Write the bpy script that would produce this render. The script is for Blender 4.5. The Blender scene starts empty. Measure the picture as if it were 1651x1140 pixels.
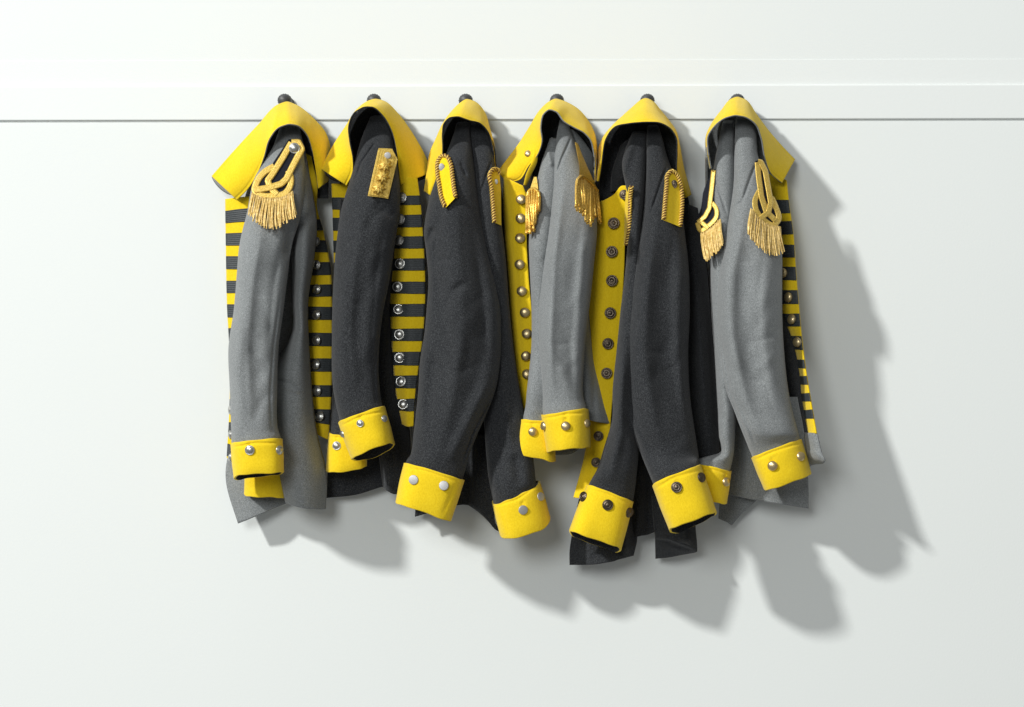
import bpy, math, random
import numpy as np
from mathutils import Vector, Matrix
from mathutils.bvhtree import BVHTree

random.seed(7)
RNG = np.random.RandomState(11)
scene = bpy.context.scene
COL = scene.collection

# ------------------------------------------------------------------ camera
SC = 0.00105          # metres on the wall for one photo pixel
DIST = 3.2            # camera to wall
CZ = 1.35             # camera height
cam_d = bpy.data.cameras.new('camera')
cam_d.sensor_width = 36.0
cam_d.lens = 36.0 * DIST / (1651 * SC)
cam_d.clip_end = 60
cam = bpy.data.objects.new('camera', cam_d)
cam.location = (0, -DIST, CZ)
cam.rotation_euler = (math.radians(90), 0, 0)
COL.objects.link(cam)
scene.camera = cam
scene.render.resolution_x = 1024
scene.render.resolution_y = 707

# ------------------------------------------------------------------ world + studio lamps
w = bpy.data.worlds.new('World')
scene.world = w
w.use_nodes = True
bg = w.node_tree.nodes['Background']
bg.inputs[0].default_value = (1.0, 1.0, 0.985, 1)
bg.inputs[1].default_value = 0.22

def area(name, loc, target, size, watts, col):
    l = bpy.data.lights.new(name, 'AREA')
    l.shape = 'DISK'
    l.size = size
    l.energy = watts
    l.color = col
    o = bpy.data.objects.new(name, l)
    o.location = loc
    o.rotation_euler = (Vector(target) - Vector(loc)).to_track_quat('-Z', 'Y').to_euler()
    COL.objects.link(o)
    return o
area('key_lamp', (-7.6, -6.9, CZ + 6.2), (1.2, 0, CZ - 1.0), 0.72, 1385, (1.0, 0.995, 0.965))
area('fill_lamp', (-1.5, -5.6, CZ + 1.5), (0.3, 0, CZ - 0.2), 1.8, 120, (0.985, 1.0, 0.99))

vs = scene.view_settings
vs.view_transform = 'Standard'
vs.look = 'None'
vs.exposure = 0.0
vs.gamma = 1.0

# ------------------------------------------------------------------ helpers
def P(px, py, d):
    """photo pixel + distance off the wall -> world point(s)"""
    k = (DIST - d) / DIST * SC
    return np.stack([(np.asarray(px, float) - 825.5) * k, -np.asarray(d, float) + 0 * np.asarray(px, float),
                     CZ - (np.asarray(py, float) - 570.0) * k], -1)

def crop(x0, y0, s):
    return lambda pts: [(x0 + x / s, y0 + y / s) for x, y in pts]
cA = crop(330, 140, 3.165); cC = crop(510, 140, 3.165); cE = crop(660, 140, 3.165)
cG = crop(800, 140, 3.165); cI = crop(940, 140, 3.165); cK = crop(1100, 140, 3.165)

def herm(t, p, q):
    t = np.asarray(t, float); p = np.asarray(p, float); q = np.asarray(q, float)
    n = len(t)
    if n == 2:
        f = ((q - t[0]) / (t[1] - t[0]))
        f = f.reshape(f.shape + (1,) * (p.ndim - 1))
        return p[0] + (p[1] - p[0]) * f
    sh = (-1,) + (1,) * (p.ndim - 1)
    dt = np.diff(t).reshape(sh)
    dl = np.diff(p, axis=0) / dt
    m = np.zeros_like(p)
    m[1:-1] = (dl[:-1] * dt[1:] + dl[1:] * dt[:-1]) / (dt[1:] + dt[:-1])
    m[0] = dl[0]; m[-1] = dl[-1]
    i = np.clip(np.searchsorted(t, q, side='right') - 1, 0, n - 2)
    h = (t[i + 1] - t[i]).reshape(sh)
    s = ((q - t[i]) / (t[i + 1] - t[i])).reshape(sh)
    return ((2*s**3 - 3*s**2 + 1) * p[i] + (s**3 - 2*s**2 + s) * h * m[i]
            + (-2*s**3 + 3*s**2) * p[i+1] + (s**3 - s**2) * h * m[i+1])

def chord_t(p):
    p = np.asarray(p, float)
    d = np.linalg.norm(np.diff(p, axis=0), axis=1)
    return np.concatenate([[0], np.cumsum(np.maximum(d, 1e-6))])

def resample(pts, n):
    p = np.asarray(pts, float)
    t = chord_t(p[:, :2])
    return herm(t, p, np.linspace(0, t[-1], n))

class Noise:
    def __init__(self, lo=45, hi=170, n=14):
        self.a = []
        for _ in range(n):
            lam = RNG.uniform(lo, hi); th = RNG.uniform(-0.65, 0.65)
            self.a.append((2*math.pi/lam*math.cos(th), 2*math.pi/lam*math.sin(th)*0.32, RNG.uniform(0, 6.28), lam/hi))
    def __call__(self, x, y):
        r = 0
        for kx, ky, ph, a in self.a:
            r = r + a*np.sin(kx*x + ky*y + ph)
        return r / math.sqrt(len(self.a))

def fold_disp(px, py, folds):
    out = np.zeros_like(px)
    for pts, wd, amp in folds:
        best = np.full(px.shape, 1e9); bt = np.zeros_like(px)
        tt = chord_t(pts); L = tt[-1]
        for k in range(len(pts) - 1):
            ax, ay = pts[k]; bx, by = pts[k+1]
            vx, vy = bx-ax, by-ay
            q = np.clip(((px-ax)*vx + (py-ay)*vy) / (vx*vx+vy*vy), 0, 1)
            dd = np.hypot(px-ax-q*vx, py-ay-q*vy)
            m = dd < best
            best = np.where(m, dd, best); bt = np.where(m, (tt[k] + q*(tt[k+1]-tt[k]))/L, bt)
        fade = np.clip(np.minimum(bt, 1-bt)*5, 0, 1)*0.85 + 0.15
        out += amp*(np.exp(-(best/wd)**2) if wd > 0 else np.exp((np.sqrt(best**2+9)-3)/wd))*fade
    return out

def mesh_obj(name, verts, faces, mats, parent=None, smooth=True, fmat=None):
    me = bpy.data.meshes.new(name)
    v = np.asarray(verts, float).reshape(-1, 3)
    if parent is not None:
        v = v - np.array(origin_of(parent))
    me.from_pydata(v.tolist(), [], [list(f) for f in faces])
    for m in (mats if isinstance(mats, (list, tuple)) else [mats]):
        me.materials.append(m)
    if fmat is not None:
        me.polygons.foreach_set('material_index', fmat)
    if smooth:
        me.polygons.foreach_set('use_smooth', [True]*len(me.polygons))
    me.update()
    o = bpy.data.objects.new(name, me)
    COL.objects.link(o)
    if parent is not None:
        o.parent = parent
    return o

def origin_of(o):
    while o.parent is not None:
        o = o.parent
    return o.location

def thing(name, loc, label, cat, group=None):
    o = bpy.data.objects.new(name, None)
    o.empty_display_size = 0.05
    o.location = loc
    o['label'] = label; o['category'] = cat
    if group: o['group'] = group
    COL.objects.link(o)
    return o

def grid_faces(nr, nc, wrap=False, base=0):
    f = []
    cc = nc if wrap else nc-1
    for r in range(nr-1):
        for c in range(cc):
            a = base + r*nc + c; b = base + r*nc + (c+1) % nc
            f.append((a, b, b+nc, a+nc))
    return f

def face_cam(verts, faces):
    """flip so that most normals look to the camera side"""
    v = np.asarray(verts).reshape(-1, 3); s = 0
    for f in faces[::max(1, len(faces)//200)]:
        n = np.cross(v[f[1]]-v[f[0]], v[f[2]]-v[f[0]]); s += -n[1]
    return faces if s >= 0 else [tuple(reversed(f)) for f in faces]

def solidify(o, th, moff=0, rim=0):
    m = o.modifiers.new('thickness', 'SOLIDIFY')
    m.thickness = th; m.offset = -1
    m.material_offset = moff; m.material_offset_rim = rim
    m.use_even_offset = False
    return o

SURF = {}      # object name -> (world verts, faces)
def net(name, parent, rows, mat, folds=(), nz=0.0012, th=0.0028, step=2.4, moff=0, rim=0, wob=0.6):
    """cloth sheet through a control net of (px, py, depth) rows"""
    R = np.asarray([[list(p) for p in r] for r in rows], float)
    lv = np.mean([chord_t(R[:, c, :2])[-1] for c in range(R.shape[1])])
    lu = np.mean([chord_t(R[r, :, :2])[-1] for r in range(R.shape[0])])
    nv = max(6, int(lv/step)); nu = max(6, int(lu/step))
    tv = np.mean([chord_t(R[:, c, :2])/chord_t(R[:, c, :2])[-1] for c in range(R.shape[1])], axis=0)
    D = herm(tv, R, np.linspace(0, 1, nv))
    tu = np.linspace(0, 1, R.shape[1])
    D = herm(tu, np.swapaxes(D, 0, 1), np.linspace(0, 1, nu)); D = np.swapaxes(D, 0, 1)
    no = Noise(); n2 = Noise(30, 90)
    D[..., 2] += nz*no(D[..., 0], D[..., 1]) + fold_disp(D[..., 0], D[..., 1], folds)
    D[..., 0] += wob*n2(D[..., 0]*0.3, D[..., 1])
    W = P(D[..., 0], D[..., 1], D[..., 2]).reshape(-1, 3)
    F = face_cam(W, grid_faces(nv, nu))
    o = mesh_obj(name, W, F, mat, parent)
    solidify(o, th, moff, rim)
    SURF[o.name] = (W, F)
    return o, D

def tube(name, parent, st, mat, folds=(), nz=0.0022, nr=None, ns=104, cap=True, wob=0.7, flat=0.85, bk=0.6, fade=False, edge=0.0):
    """closed cloth tube; station = (y,xL,xR,dc,t) or (xL,yL,xR,yR,dc,t,sagF,sagB)"""
    S = []
    for s in st:
        if len(s) == 5:
            y, a, b, dc, t = s
            S.append((a, y, b, y, dc, t, 4, -4))
        else:
            S.append(s)
    S = np.asarray(S, float)
    mid = (S[:, 0:2] + S[:, 2:4])/2
    t = chord_t(mid)
    nr = nr or max(8, int(t[-1]/1.8))
    Q = herm(t, S, np.linspace(0, t[-1], nr))
    th = np.linspace(0, 2*math.pi, ns, endpoint=False)
    c = np.cos(th); s = np.sin(th)
    cx = np.sign(c)*np.abs(c)**flat
    sf = np.where(s > 0, np.abs(s)**0.72, 0); sb = np.where(s < 0, np.abs(s)**0.85, 0)
    mx = (Q[:, 0]+Q[:, 2])/2; my = (Q[:, 1]+Q[:, 3])/2
    hx = (Q[:, 2]-Q[:, 0])/2; hy = (Q[:, 3]-Q[:, 1])/2
    px = mx[:, None] + hx[:, None]*cx
    py = my[:, None] + hy[:, None]*cx + Q[:, 6:7]*sf + Q[:, 7:8]*sb
    d = Q[:, 4:5] + Q[:, 5:6]*sf - bk*Q[:, 5:6]*sb
    no = Noise(); n2 = Noise(35, 110)
    fd = np.clip((t[-3]-6-np.linspace(0, t[-1], nr))/22, 0, 1)[:, None] if fade else 1.0
    d = d + fd*(nz*no(px, py) + fold_disp(px, py, folds))*np.clip(s*2.5, 0, 1)[None, :]
    px = px + wob*n2(px*0.2, py)*np.abs(c)[None, :]
    if edge:
        r_ = np.linspace(0, 1, nr)[:, None]; a_ = RNG.uniform(0, 6.28, 6)
        w1 = np.sin(2*th+a_[0]) + .7*np.sin(3*th+a_[1]) + .45*np.sin(7*th+a_[4])
        w0 = np.sin(2*th+a_[2]) + .7*np.sin(3*th+a_[3]) + .45*np.sin(8*th+a_[5])
        py = py + edge*(r_**2*w1[None] + .5*(1-r_)**2*w0[None])
        d = d + edge*.0018*r_*np.sin(3*th+a_[2])[None]
    W = P(px, py, d).reshape(-1, 3)
    F = grid_faces(nr, ns, True)
    if cap:
        W = np.concatenate([W, W[:ns].mean(0)[None], W[-ns:].mean(0)[None]])
        a = nr*ns
        for k in range(ns):
            F.append((a, (k+1) % ns, k))
            F.append((a+1, (nr-1)*ns+k, (nr-1)*ns+(k+1) % ns))
    # outward normals
    v = W; f = F[(nr//2)*ns + ns//4]
    n = np.cross(v[f[1]]-v[f[0]], v[f[2]]-v[f[0]])
    if n[1] > 0: F = [tuple(reversed(q)) for q in F]
    o = mesh_obj(name, W, F, mat, parent)
    SURF[o.name] = (W, F)
    return o

def bvh(objs):
    V = []; F = []; b = 0
    for o in objs:
        v, f = SURF[o.name]
        V += [tuple(x) for x in v]; F += [tuple(i+b for i in q) for q in f]; b += len(v)
    return BVHTree.FromPolygons(V, F)

CAMP = Vector((0, -DIST, CZ))
def cast(tree, px, py):
    t = Vector(P(px, py, 0.0)); dr = (t-CAMP).normalized()
    loc, n, i, ds = tree.ray_cast(CAMP, dr)
    if loc is None: return None
    if n.dot(dr) > 0: n = -n
    return loc, n, -loc.y

def plane_fit(tree, pts, lift=0.003):
    A = []; B = []
    for x, y in pts:
        h = cast(tree, x, y)
        if h: A.append((1, x, y)); B.append(h[2])
    A = np.array(A); B = np.array(B)
    co, *_ = np.linalg.lstsq(A, B, rcond=None)
    r = (B - A @ co).max()
    co[0] += 0.75*r + lift
    return lambda x, y, c=co: c[0] + c[1]*np.asarray(x) + c[2]*np.asarray(y)

# ------------------------------------------------------------------ materials
def mat_new(name):
    m = bpy.data.materials.new(name); m.use_nodes = True
    nt = m.node_tree
    return m, nt, nt.nodes['Principled BSDF']

def nd(nt, typ, **kw):
    n = nt.nodes.new(typ)
    for k, v in kw.items():
        if hasattr(n, k): setattr(n, k, v)
        else: n.inputs[k].default_value = v
    return n

def ramp(nt, fac, stops):
    r = nt.nodes.new('ShaderNodeValToRGB')
    e = r.color_ramp.elements
    while len(e) < len(stops): e.new(0.5)
    for k, (p, c) in enumerate(stops):
        e[k].position = p; e[k].color = (*c, 1)
    nt.links.new(fac, r.inputs[0])
    return r.outputs[0]

def wool(name, dark, mid, light, sheen=0.25, bump=0.45, sc=820, blot=0.05):
    m, nt, b = mat_new(name)
    tc = nd(nt, 'ShaderNodeTexCoord')
    mp = nd(nt, 'ShaderNodeMapping'); mp.inputs['Scale'].default_value = (1.0, 1.0, 0.62)
    nt.links.new(tc.outputs['Object'], mp.inputs[0])
    n1 = nd(nt, 'ShaderNodeTexNoise', Scale=sc, Detail=3.0, Roughness=0.7)
    n2 = nd(nt, 'ShaderNodeTexNoise', Scale=26.0, Detail=3.0)
    n3 = nd(nt, 'ShaderNodeTexNoise', Scale=1500.0, Detail=1.0)
    for n in (n1, n2, n3): nt.links.new(mp.outputs[0], n.inputs['Vector'])
    col = ramp(nt, n1.outputs[0], [(0.30, dark), (0.5, mid), (0.70, light)])
    mx = nd(nt, 'ShaderNodeMix', data_type='RGBA', blend_type='MULTIPLY')
    mx.inputs[0].default_value = 1.0
    c2 = ramp(nt, n2.outputs[0], [(0.3, (1-blot,)*3), (0.7, (1+blot*.7,)*3)])
    nt.links.new(col, mx.inputs[6]); nt.links.new(c2, mx.inputs[7])
    nt.links.new(mx.outputs[2], b.inputs['Base Color'])
    ad = nd(nt, 'ShaderNodeMath', operation='ADD')
    nt.links.new(n1.outputs[0], ad.inputs[0]); nt.links.new(n3.outputs[0], ad.inputs[1])
    bp = nd(nt, 'ShaderNodeBump', Strength=bump, Distance=0.0012)
    nt.links.new(ad.outputs[0], bp.inputs['Height']); nt.links.new(bp.outputs[0], b.inputs['Normal'])
    b.inputs['Roughness'].default_value = 0.92
    b.inputs['Specular IOR Level'].default_value = 0.2
    b.inputs['Sheen Weight'].default_value = sheen
    b.inputs['Sheen Roughness'].default_value = 0.5
    return m

WOOL_L = wool('light_grey_wool', (0.115, 0.124, 0.127), (0.208, 0.222, 0.226), (0.335, 0.353, 0.358))
WOOL_D = wool('charcoal_wool', (0.006, 0.007, 0.0085), (0.024, 0.026, 0.029), (0.072, 0.076, 0.081), sheen=0.12)
YEL = wool('yellow_felt', (0.79, 0.545, 0.007), (0.86, 0.605, 0.011), (0.91, 0.665, 0.02), sheen=0.18, bump=0.5, sc=460, blot=0.05)
NAVY = wool('navy_felt', (0.008, 0.009, 0.014), (0.012, 0.014, 0.022), (0.02, 0.022, 0.03), sheen=0.05)

def braid_mat(name, c1, c2, metallic=0.0, rough=0.6, sc=700, bump=0.4):
    m, nt, b = mat_new(name)
    tc = nd(nt, 'ShaderNodeTexCoord')
    n1 = nd(nt, 'ShaderNodeTexNoise', Scale=sc, Detail=2.0)
    nt.links.new(tc.outputs['Object'], n1.inputs['Vector'])
    nt.links.new(ramp(nt, n1.outputs[0], [(0.35, c1), (0.65, c2)]), b.inputs['Base Color'])
    bp = nd(nt, 'ShaderNodeBump', Strength=bump, Distance=0.001)
    nt.links.new(n1.outputs[0], bp.inputs['Height']); nt.links.new(bp.outputs[0], b.inputs['Normal'])
    b.inputs['Metallic'].default_value = metallic
    b.inputs['Roughness'].default_value = rough
    return m
BRAID = braid_mat('dark_ribbed_braid', (0.026, 0.032, 0.036), (0.052, 0.06, 0.064), 0, 0.55)
GOLD = braid_mat('gold_wire_braid', (0.58, 0.37, 0.05), (0.95, 0.69, 0.18), 0.3, 0.40)
GOLDF = braid_mat('gold_fringe_thread', (0.62, 0.42, 0.11), (0.90, 0.66, 0.26), 0.1, 0.38, 260)
BULL = braid_mat('gold_bullion', (0.62, 0.34, 0.04), (1.0, 0.68, 0.16), 0.5, 0.3, 420)
BROWN = braid_mat('brown_cord', (0.10, 0.035, 0.008), (0.19, 0.075, 0.015), 0, 0.7)
SILVER = braid_mat('silver_metal', (0.40, 0.40, 0.38), (0.62, 0.62, 0.59), 0.9, 0.32, 120, 0.12)
SILVERF = braid_mat('brushed_silver', (0.42, 0.42, 0.42), (0.55, 0.55, 0.55), 0.8, 0.5, 160, 0.12)
BRASS = braid_mat('aged_brass', (0.48, 0.37, 0.18), (0.74, 0.60, 0.34), 0.85, 0.33, 120, 0.12)
PEWTER = braid_mat('dark_pewter', (0.07, 0.055, 0.04), (0.17, 0.135, 0.10), 0.9, 0.32, 150, 0.2)
HOOKM = braid_mat('dark_hook_paint', (0.04, 0.042, 0.044), (0.075, 0.078, 0.08), 0.0, 0.5, 90, 0.1)

def wall_mat(name, base, sc=340):
    m, nt, b = mat_new(name)
    tc = nd(nt, 'ShaderNodeTexCoord')
    n1 = nd(nt, 'ShaderNodeTexNoise', Scale=sc, Detail=3.0)
    n2 = nd(nt, 'ShaderNodeTexNoise', Scale=1.6, Detail=2.0)
    for n in (n1, n2): nt.links.new(tc.outputs['Object'], n.inputs['Vector'])
    c = ramp(nt, n2.outputs[0], [(0.3, tuple(x*0.985 for x in base)), (0.7, base)])
    nt.links.new(c, b.inputs['Base Color'])
    bp = nd(nt, 'ShaderNodeBump', Strength=0.16, Distance=0.001)
    nt.links.new(n1.outputs[0], bp.inputs['Height']); nt.links.new(bp.outputs[0], b.inputs['Normal'])
    b.inputs['Roughness'].default_value = 0.6
    b.inputs['Specular IOR Level'].default_value = 0.25
    return m
WALL = wall_mat('white_wall_paint', (0.775, 0.81, 0.80))
RAIL = wall_mat('white_rail_paint', (0.785, 0.818, 0.808))

# ------------------------------------------------------------------ wall
def box(name, x0, x1, y0, y1, z0, z1, mat, parent=None, bevel=0.0):
    v = [(x, y, z) for x in (x0, x1) for y in (y0, y1) for z in (z0, z1)]
    f = [(0, 1, 3, 2), (4, 6, 7, 5), (0, 4, 5, 1), (2, 3, 7, 6), (0, 2, 6, 4), (1, 5, 7, 3)]
    o = mesh_obj(name, v, f, mat, parent, smooth=False)
    if bevel:
        b = o.modifiers.new('bevel', 'BEVEL'); b.width = bevel; b.segments = 3
    return o
def zpx(py): return CZ - (py-570)*SC
wall = box('wall', -3.5, 3.5, 0.0, 0.1, -0.2, 3.2, WALL)
wall['kind'] = 'structure'
def rail_piece(name, ytop, ybot, depth, bev):
    o = box(name, -3.4, 3.4, -depth, -0.0005, zpx(ybot), zpx(ytop), RAIL, wall, bev)
    c = (zpx(ytop)+zpx(ybot))/2
    o.rotation_euler = (0, -0.0019, 0)
    return o
for nm, a, b_, dp, bv in (('moulding', 97, 140, 0.0012, 0.0006), ('hook_rail', 138, 193.5, 0.0046, 0.0022)):
    zc = zpx((a+b_)/2)
    o = box(nm, -3.4, 3.4, -dp, -0.0005, zpx(b_)-zc, zpx(a)-zc, RAIL, None, bv)
    o.parent = wall; o.location = (0, 0, zc); o.rotation_euler = (0, -0.0019, 0)

# ------------------------------------------------------------------ shared small parts
def lathe(name, prof, mat, n=22):
    V = []; F = []
    for r, z in prof:
        for k in range(n):
            a = 2*math.pi*k/n
            V.append((r*math.cos(a), r*math.sin(a), z))
    for i in range(len(prof)-1):
        for k in range(n):
            a = i*n+k; b = i*n+(k+1) % n
            F.append((a, b, b+n, a+n))
    F.append(tuple((len(prof)-1)*n+k for k in range(n)))
    me = bpy.data.meshes.new(name)
    me.from_pydata(V, [], F); me.materials.append(mat)
    me.polygons.foreach_set('use_smooth', [True]*len(me.polygons))
    return me
BTN = {
 'silver': lathe('silver_button', [(.9, -.3), (1, 0), (1, .12), (.94, .2), (.86, .17), (.80, .14), (.72, .25), (.5, .38), (.25, .45), (.02, .47)], SILVER),
 'flat': lathe('flat_button', [(.5, -.3), (1, 0), (1, .2), (.95, .27), (.90, .28), (.02, .29)], SILVERF),
 'brass': lathe('brass_button', [(.9, -.3), (1, 0), (1, .1), (.93, .28), (.72, .46), (.4, .57), (.02, .62)], BRASS),
 'pewter': lathe('pewter_button', [(.9, -.3), (1, 0), (1, .15), (.93, .26), (.85, .21), (.78, .18), (.70, .30), (.50, .40), (.44, .36), (.36, .36), (.30, .43), (.02, .46)], PEWTER),
}
def button(tree, parent, px, py, r, kind, lift=0.001, nrm=None, squash=1.0):
    h = cast(tree, px, py)
    if h is None: return
    loc, n, d = h
    tc = (CAMP-loc).normalized()
    n = (n*0.65 + tc*0.35).normalized() if nrm is None else nrm
    n = (n.normalized() + Vector((random.uniform(-.14, .14), 0, random.uniform(-.14, .14)))).normalized()
    o = bpy.data.objects.new('button', BTN[kind])
    o.parent = parent
    o.location = loc + n*lift - Vector(origin_of(parent))
    o.rotation_euler = n.to_track_quat('Z', 'Y').to_euler()
    s = r*SC*(DIST-d)/DIST
    o.scale = (s*squash, s, s)
    COL.objects.link(o)
    return o

def pl_pts(pts, pl, lift=0.0):
    a = np.asarray(pts, float)
    return P(a[:, 0], a[:, 1], pl(a[:, 0], a[:, 1]) + lift)

def slab(name, parent, pts, pl, mat, th=0.003, lift=0.0):
    W = pl_pts(pts, pl, lift); B = pl_pts(pts, pl, lift-th)
    n = len(W); V = np.concatenate([W, B])
    F = [tuple(range(n)), tuple(reversed(range(n, 2*n)))]
    for k in range(n):
        F.append((k, (k+1) % n, n+(k+1) % n, n+k))
    c = W.mean(0)
    nn = np.cross(W[1]-c, W[0]-c)
    tot = sum(np.cross(W[k]-c, W[(k+1) % n]-c)[1] for k in range(n))
    if tot > 0: F = [tuple(reversed(f)) for f in F]
    o = mesh_obj(name, V, F, mat, parent, smooth=False)
    b = o.modifiers.new('bevel', 'BEVEL'); b.width = 0.0008; b.segments = 2
    return o

def ribbon(V, F, pts, wd, pl, lift, th=0.0016, ribs=4, linear=False):
    """flat braid along a pixel path, ribbed across"""
    p = resample(pts, max(8, int(chord_t(pts)[-1]/1.6)))
    if linear:
        tt = chord_t(pts); a = np.asarray(pts, float); q = np.linspace(0, tt[-1], len(p))
        p = np.stack([np.interp(q, tt, a[:, 0]), np.interp(q, tt, a[:, 1])], 1)
    tg = np.gradient(p, axis=0); tg /= np.linalg.norm(tg, axis=1)[:, None] + 1e-9
    nr = np.stack([-tg[:, 1], tg[:, 0]], 1)
    K = 13; b = len(V)
    us = np.linspace(-1, 1, K)
    for i in range(len(p)):
        for u in us:
            x, y = p[i] + nr[i]*u*wd/2
            h = th*(1-abs(u)**6)*(0.84+0.16*math.cos(u*math.pi*ribs)) if abs(u) < 1 else -th
            V.append(P(x, y, float(pl(x, y)) + lift + h))
    F.extend(grid_faces(len(p), K, base=b))

def tube3(V, F, pts, r, n=6, mod=None, FM=None, mi=0):
    """round thread through world points"""
    p = np.asarray(pts, float); m = len(p); b = len(V)
    tg = np.gradient(p, axis=0); tg /= np.linalg.norm(tg, axis=1)[:, None] + 1e-12
    up = np.array([0.3, -0.9, 0.2])
    for i in range(m):
        a = np.cross(tg[i], up); a /= np.linalg.norm(a)+1e-12
        c = np.cross(tg[i], a)
        rr = r*(mod(i/(m-1)) if mod else 1)
        for k in range(n):
            an = 2*math.pi*k/n
            V.append(p[i] + rr*(a*math.cos(an) + c*math.sin(an)))
    f = grid_faces(m, n, True, base=b)
    f.append(tuple(b+k for k in range(n))); f.append(tuple(b+(m-1)*n+k for k in reversed(range(n))))
    F.extend(f)
    if FM is not None: FM.extend([mi]*len(f))

def fringe(name, parent, top, bot, pl, n, r=0.0011, lift=0.003, layers=2, swing=3.0, mat=None):
    V = []; F = []
    for L in range(layers):
        T = resample(top, n); B = resample(bot, n)
        for i in range(n):
            j = min(n-1, max(0, i + random.uniform(-1.4, 1.4)))
            bx = np.interp(j, range(n), B[:, 0]); by = np.interp(j, range(n), B[:, 1]) + random.uniform(-6, 2) - 2*L
            a = T[i] + np.array([random.uniform(-.8, .8), random.uniform(-1, 1)])
            sw = random.uniform(-swing, swing)*0.5; ph = random.uniform(0, 3)
            lay = lift + 0.0022*(layers-1-L) + random.uniform(0, 0.0022)
            pts = []
            for k in range(9):
                t = k/8
                x = a[0] + (bx-a[0])*t + sw*math.sin(math.pi*t) + 0.5*math.sin(5*t+ph)
                y = a[1] + (by-a[1])*t
                pts.append(P(x, y, float(pl(x, y)) + lay + 0.004*math.sin(math.pi*t)))
            tube3(V, F, pts, r*random.uniform(.85, 1.2), 5)
    o = mesh_obj(name, V, F, mat or GOLDF, parent)
    o['kind'] = 'stuff'
    return o

def rope(name, parent, pts, rad, pl, lift):
    """twisted two-colour cord"""
    L = chord_t(pts)[-1]
    n = max(20, int(L*1.6))
    p = resample(pts, n)
    c = pl_pts(p, pl, lift)
    V = []; F = []; FM = []
    tube3(V, F, c, rad*0.8, 7, None, FM, 1)
    tg = np.gradient(c, axis=0); tg /= np.linalg.norm(tg, axis=1)[:, None]
    for ph in (0, math.pi):
        q = []
        for i in range(n):
            a = np.cross(tg[i], [0, -1, 0.1]); a /= np.linalg.norm(a); b = np.cross(tg[i], a)
            an = 2*math.pi*(i/(n-1)*L)/8.5 + ph
            q.append(c[i] + rad*0.70*(a*math.cos(an)+b*math.sin(an)))
        tube3(V, F, q, rad*0.30, 5, None, FM, 0)
    return mesh_obj(name, V, F, [GOLD, BROWN], parent, fmat=FM)

def collar(parent, outer, ot, inner, it, dO, dI, lining, folds=(), bulge=0.012, th=0.0022, name='collar', lin=(.2, .8), ybot=320, under='', lmat=None):
    """turned-up collar between its back edge (outer) and the arched front edge (inner);
    ot/it = index of the crown point; dO/dI = depths (left, crown, right)"""
    N = 70
    def half(pts, k):
        a = resample(pts[:k+1], N); b = resample(pts[k:], N)
        return np.concatenate([a, b[1:]])
    A = half(outer, ot); B = half(inner, it)
    # smooth the joint
    for _ in range(3):
        for X in (A, B):
            X[N-6:N+5] = (X[N-7:N+4] + X[N-6:N+5] + X[N-5:N+6])/3
    s = np.linspace(0, 1, 2*N-1)
    da = herm([0, .5, 1], np.array(dO)[:, None], s)[:, 0] if len(dO) == 3 else herm(np.linspace(0, 1, len(dO)), np.array(dO)[:, None], s)[:, 0]
    db = herm(np.linspace(0, 1, len(dI)), np.array(dI)[:, None], s)[:, 0]
    M = 46
    v = np.linspace(0, 1, M)
    px = A[:, 0][None]*(1-v[:, None]) + B[:, 0][None]*v[:, None]
    py = A[:, 1][None]*(1-v[:, None]) + B[:, 1][None]*v[:, None]
    d = da[None]*(1-v[:, None]) + db[None]*v[:, None] + bulge*np.sin(math.pi*v)[:, None]
    no = Noise(50, 150)
    d = d + 0.002*no(px, py)*np.sin(math.pi*np.clip(v, .05, 1))[:, None] + fold_disp(px, py, folds)
    for e_ in (.07, .93):      # stitched a few millimetres in from the rim
        d = d - 0.0011*np.exp(-((v-e_)/.022)**2)[:, None]
    W = P(px, py, d).reshape(-1, 3)
    F = face_cam(W, grid_faces(M, 2*N-1))
    o = mesh_obj(name, W, F, [YEL, lining], parent)
    solidify(o, th, 1, 1)
    SURF[o.name] = (W, F)
    i0, i1 = int(lin[0]*(2*N-2)), int(lin[1]*(2*N-2))
    a = A[i0:i1:3]; ad = da[i0:i1:3]; mxx = a[:, 0].mean()
    rows = []
    for v in (0, .3, .65, 1):
        rows.append([((x+2*np.sign(mxx-x))*(1-v)+(mxx+(x-mxx)*.93)*v, y+3+v*max(ybot-y-3, 6), (dd_-.006)*(1-v)+.04*v) for (x, y), dd_ in zip(a, ad)])
    net('collar_lining', parent, rows, lmat or lining, nz=.0006, wob=0)
    for e in under:
        k = 0 if e == 'L' else -1; sg = 1 if e == 'L' else -1
        p0, p1 = A[k], B[k]; dp, dq = da[k], db[k]
        ex = p1-p0; nn_ = np.array([-ex[1], ex[0]])*sg/np.linalg.norm(ex)
        r0, r1, r2 = [], [], []
        for f in np.linspace(0.02, .8, 8):
            b = p0+ex*f; dd_ = dp*(1-f)+dq*f; bl = math.sin(math.pi*min(1, f/.8))**.7
            r0.append((*(b-nn_*8), dd_-.001)); r1.append((*(b+nn_*2*bl), dd_-.008)); r2.append((*(b+nn_*5.5*bl), dd_-.016))
        net('collar_lining', parent, [r0, r1, r2], lining, nz=0, wob=0)
    return o

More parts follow.
